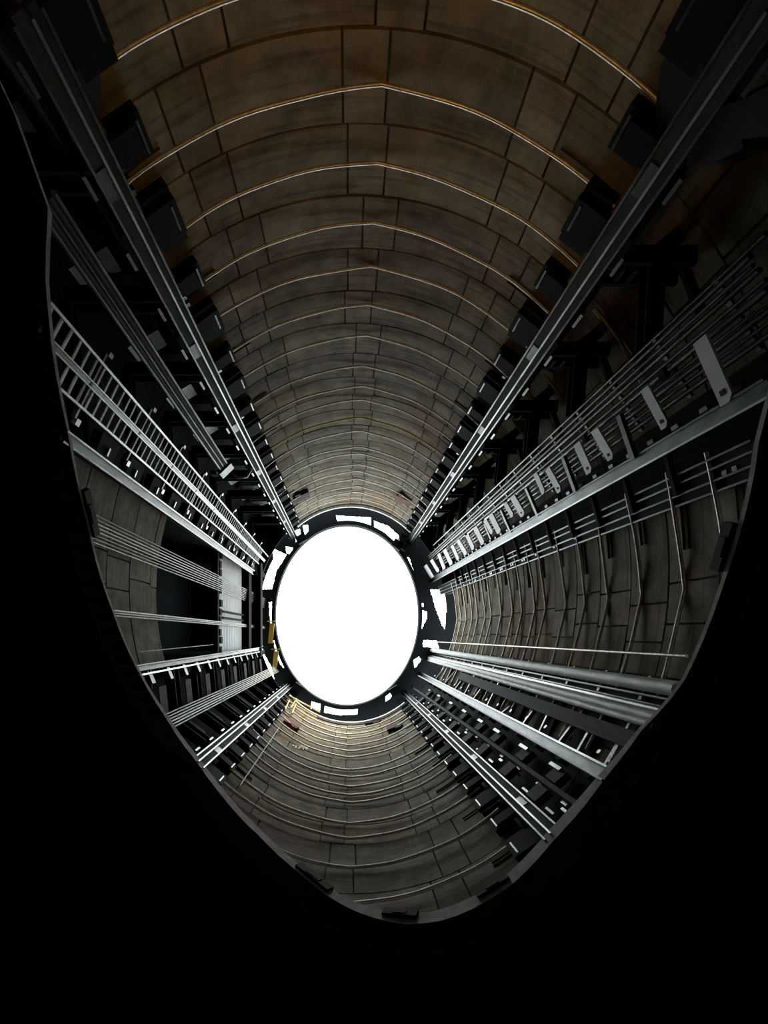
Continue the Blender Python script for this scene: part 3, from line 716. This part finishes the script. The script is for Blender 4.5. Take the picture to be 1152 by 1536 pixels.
# yellow railing (south-west, just under the collar)
t = thing('railing', 'small yellow-white pipe railing on the wall just under the southwest collar', 'railing', W(*hit(452, 1062, .97)[:3]))
for (x0_, y0_), (x1_, y1_) in [((430, 1050), (475, 1076)), ((433, 1043), (480, 1068))]:
    mb = MB(); mb.path([W(*hit(x0_, y0_, .95)[:3]), W(*hit((x0_+x1_)/2, (y0_+y1_)/2, .95)[:3]), W(*hit(x1_, y1_, .95)[:3])], .05, 6); mb.build('rail', M['yellow_hoop'], t)
for (x0_, y0_), (x1_, y1_) in [((434, 1050), (428, 1064)), ((444, 1056), (438, 1070)), ((445, 1048), (436, 1062))]:
    mb = MB(); mb.path([W(*hit(x0_, y0_, .95)[:3]), W(*hit(x1_, y1_, .95)[:3])], .045, 6); mb.build('post', M['yellow_hoop'], t)
# bright bent strip light-coloured rim at the head of the north and south walls
def arc_thing(name, label, cat, p0, p1, s, h, rad, m):
    mb = MB(); mb.path([W(*ell(p0+(p1-p0)*i/30, s), h) for i in range(31)], rad, 6); return tag(mb.build(name, M[m], None, True), label, cat)
arc_thing('edge_pipe', 'pale curved pipe along the head of the north wall under the collar', 'pipe', phB+3, phA-4, .965, TOP-.3, .10, 'crust')
arc_thing('edge_pipe', 'pale curved pipe along the head of the south wall under the collar', 'pipe', phJ+4, phK-4, .965, TOP-.5, .10, 'crust')
# blocks fixed on the walls
for px, py, wd, hg, m_, lab in [(452, 744, 1.0, .5, 'black', 'dark wooden block bolted high on the left of the north wall'), (605, 750, 1.0, .6, 'red', 'red-brown block fixed high on the right of the north wall'),
                                (438, 1086, 1.0, .6, 'red', 'dark red block fixed high on the left of the south wall'), (592, 1091, 1.0, .45, 'black', 'dark block fixed high on the right of the south wall'),
                                (560, 1084, 1.2, .25, 'black', 'long dark strip block just under the south edge pipe')]:
    u, v, h, ph = hit(px, py, .985); n = inward(u, v); t_ = Vector((0, 0, 1)).cross(n); q = W(u, v, h)
    t = thing('wall_block', lab, 'block', q)
    mb = MB(); mb.box(q, wd/2, .12, hg, t_); bd = mb.build('body', M[m_], t)
    mb = MB(); mb.box(q+t_*.2+Vector((0, 0, -hg-.12)), wd*.18, .10, .12, t_); mb.build('foot', M[m_], bd)
# chalk marks on the south wall
t = thing('chalk_mark', 'white painted scrawl on the left of the south wall', 'marking', W(*hit(452, 1120, .998)[:3]))
for dx, dy, a_ in [(-12, -2, .1), (-8, 0, .16), (-3, 1, .2), (0, 0, .15), (3, 2, .2), (6, 1, .12), (8, 3, .18)]:
    u, v, h, ph = hit(452+dx, 1120+dy, .996); n = inward(u, v); t_ = Vector((0, 0, 1)).cross(n); mb = MB(); mb.box(W(u, v, h), .05, .01, a_*1.6, t_+n*0); mb.build('stroke', M['chalk'], t)
# dark clips on the rim lip
for px, py, L, lab in [(600, 1371, 58, 'bottom middle'), (469, 1322, 62, 'lower left'), (737, 1326, 62, 'lower right'), (118, 762, 60, 'far left'), (1108, 815, 70, 'far right')]:
    u, v, h, ph = hit(px, py, SL-.006); n = inward(u, v); t_ = Vector((0, 0, 1)).cross(n); ln = L*h/F
    q = W(u, v, h); mb = MB(); dph = math.degrees(ln/2/7.4)
    a = Vector(W(*ell(ph-dph, SL-.006), rim(ph-dph)+.25)); b = Vector(W(*ell(ph+dph, SL-.006), rim(ph+dph)+.25))
    tb = thing('rim_clip', 'black clip plate on the '+lab+' of the grey shaft rim', 'clip', (a+b)/2)
    mb.sweep(a, b, [(-.12, -.1), (.09, -.1), (.09, .02), (-.12, .02)], n); pb = mb.build('plate', M['black'], tb)
    mb = MB(); mb.sweep(a.lerp(b, .3), a.lerp(b, .7), [(-.07, .02), (.05, .02), (.05, .035), (-.07, .035)], n); mb.build('cap', M['black'], pb)

# black shroud plates at the foot of the two upper guide rails
for poly, lab in [([(50, -60), (141, -60), (147, 60), (152, 130), (150, 200), (170, 232), (150, 250), (100, 160), (40, 60)], 'black scalloped shroud plate at the foot of the northwest guide rail'),
                  ([(1040, -60), (1150, -60), (1150, 60), (1040, 190), (985, 150), (990, 100), (1012, 55), (1030, 40)], 'black scalloped shroud plate at the foot of the northeast guide rail'),
                  ([(985, 140), (1010, 145), (1030, 200), (1010, 240), (985, 265), (983, 200)], 'small black shroud plate left of the northeast guide rail'),
                  ([(1040, 175), (1110, 150), (1152, 130), (1152, 205), (1112, 208), (1115, 222), (1080, 240), (1050, 242), (1030, 250)], 'big black gusset plate right of the northeast guide rail')]:
    pts = [hit(x, y, .968)[:3] for x, y in poly]; n = len(pts); mb = MB(); vs = []
    for u, v, h in pts: vs.append(W(u, v, h))
    for u, v, h in pts: vs.append(W(u, v, h)-inward(u, v)*.12)
    mb.add(vs, [tuple(range(n)), tuple(range(n, 2*n))[::-1]]+[(i, (i+1) % n, (i+1) % n+n, i+n) for i in range(n)])
    tag(mb.build('shroud_plate', M['black']), lab, 'plate')
# dark cast-in channels (pairs) with small clips at the ends of the wall panels
def channels(root, p_edge, sgn, rows, ln=8., every=2, s=.998):
    for r in range(1, len(rows)-2, every):
        z = rows[r]+.55*(rows[r+1]-rows[r])
        if z < rim(p_edge)+.4: continue
        L = ln*random.uniform(.7, 1.2)
        for dz in (0, .16):
            mb = MB(); mb.path([W(*ell(p_edge+sgn*L*i/4, s), z+dz) for i in range(5)], .022, 4); mb.build('cast_in_channel', M['joint'], root)
        q = W(*ell(p_edge-sgn*.3, .985), z+.08); n = inward(*ell(p_edge, 1)); mb = MB()
        for dz in (-.1, .12): mb.box(q+Vector((0, 0, dz)), .05, .05, .05, Vector((0, 0, 1)).cross(n))
        mb.build('channel_clip', M['rail'], root)
D_ = bpy.data.objects
channels(D_['wall_north'], phA-3.5, -1, row_h); channels(D_['wall_north'], phB+3.5, 1, row_h)
channels(D_['wall_south'], phK-4, -1, rows_s); channels(D_['wall_south'], phJ+4, 1, rows_s, every=3)
channels(D_['wall_east'], 360+phT-.5, -1, rows_e, 7, 1)
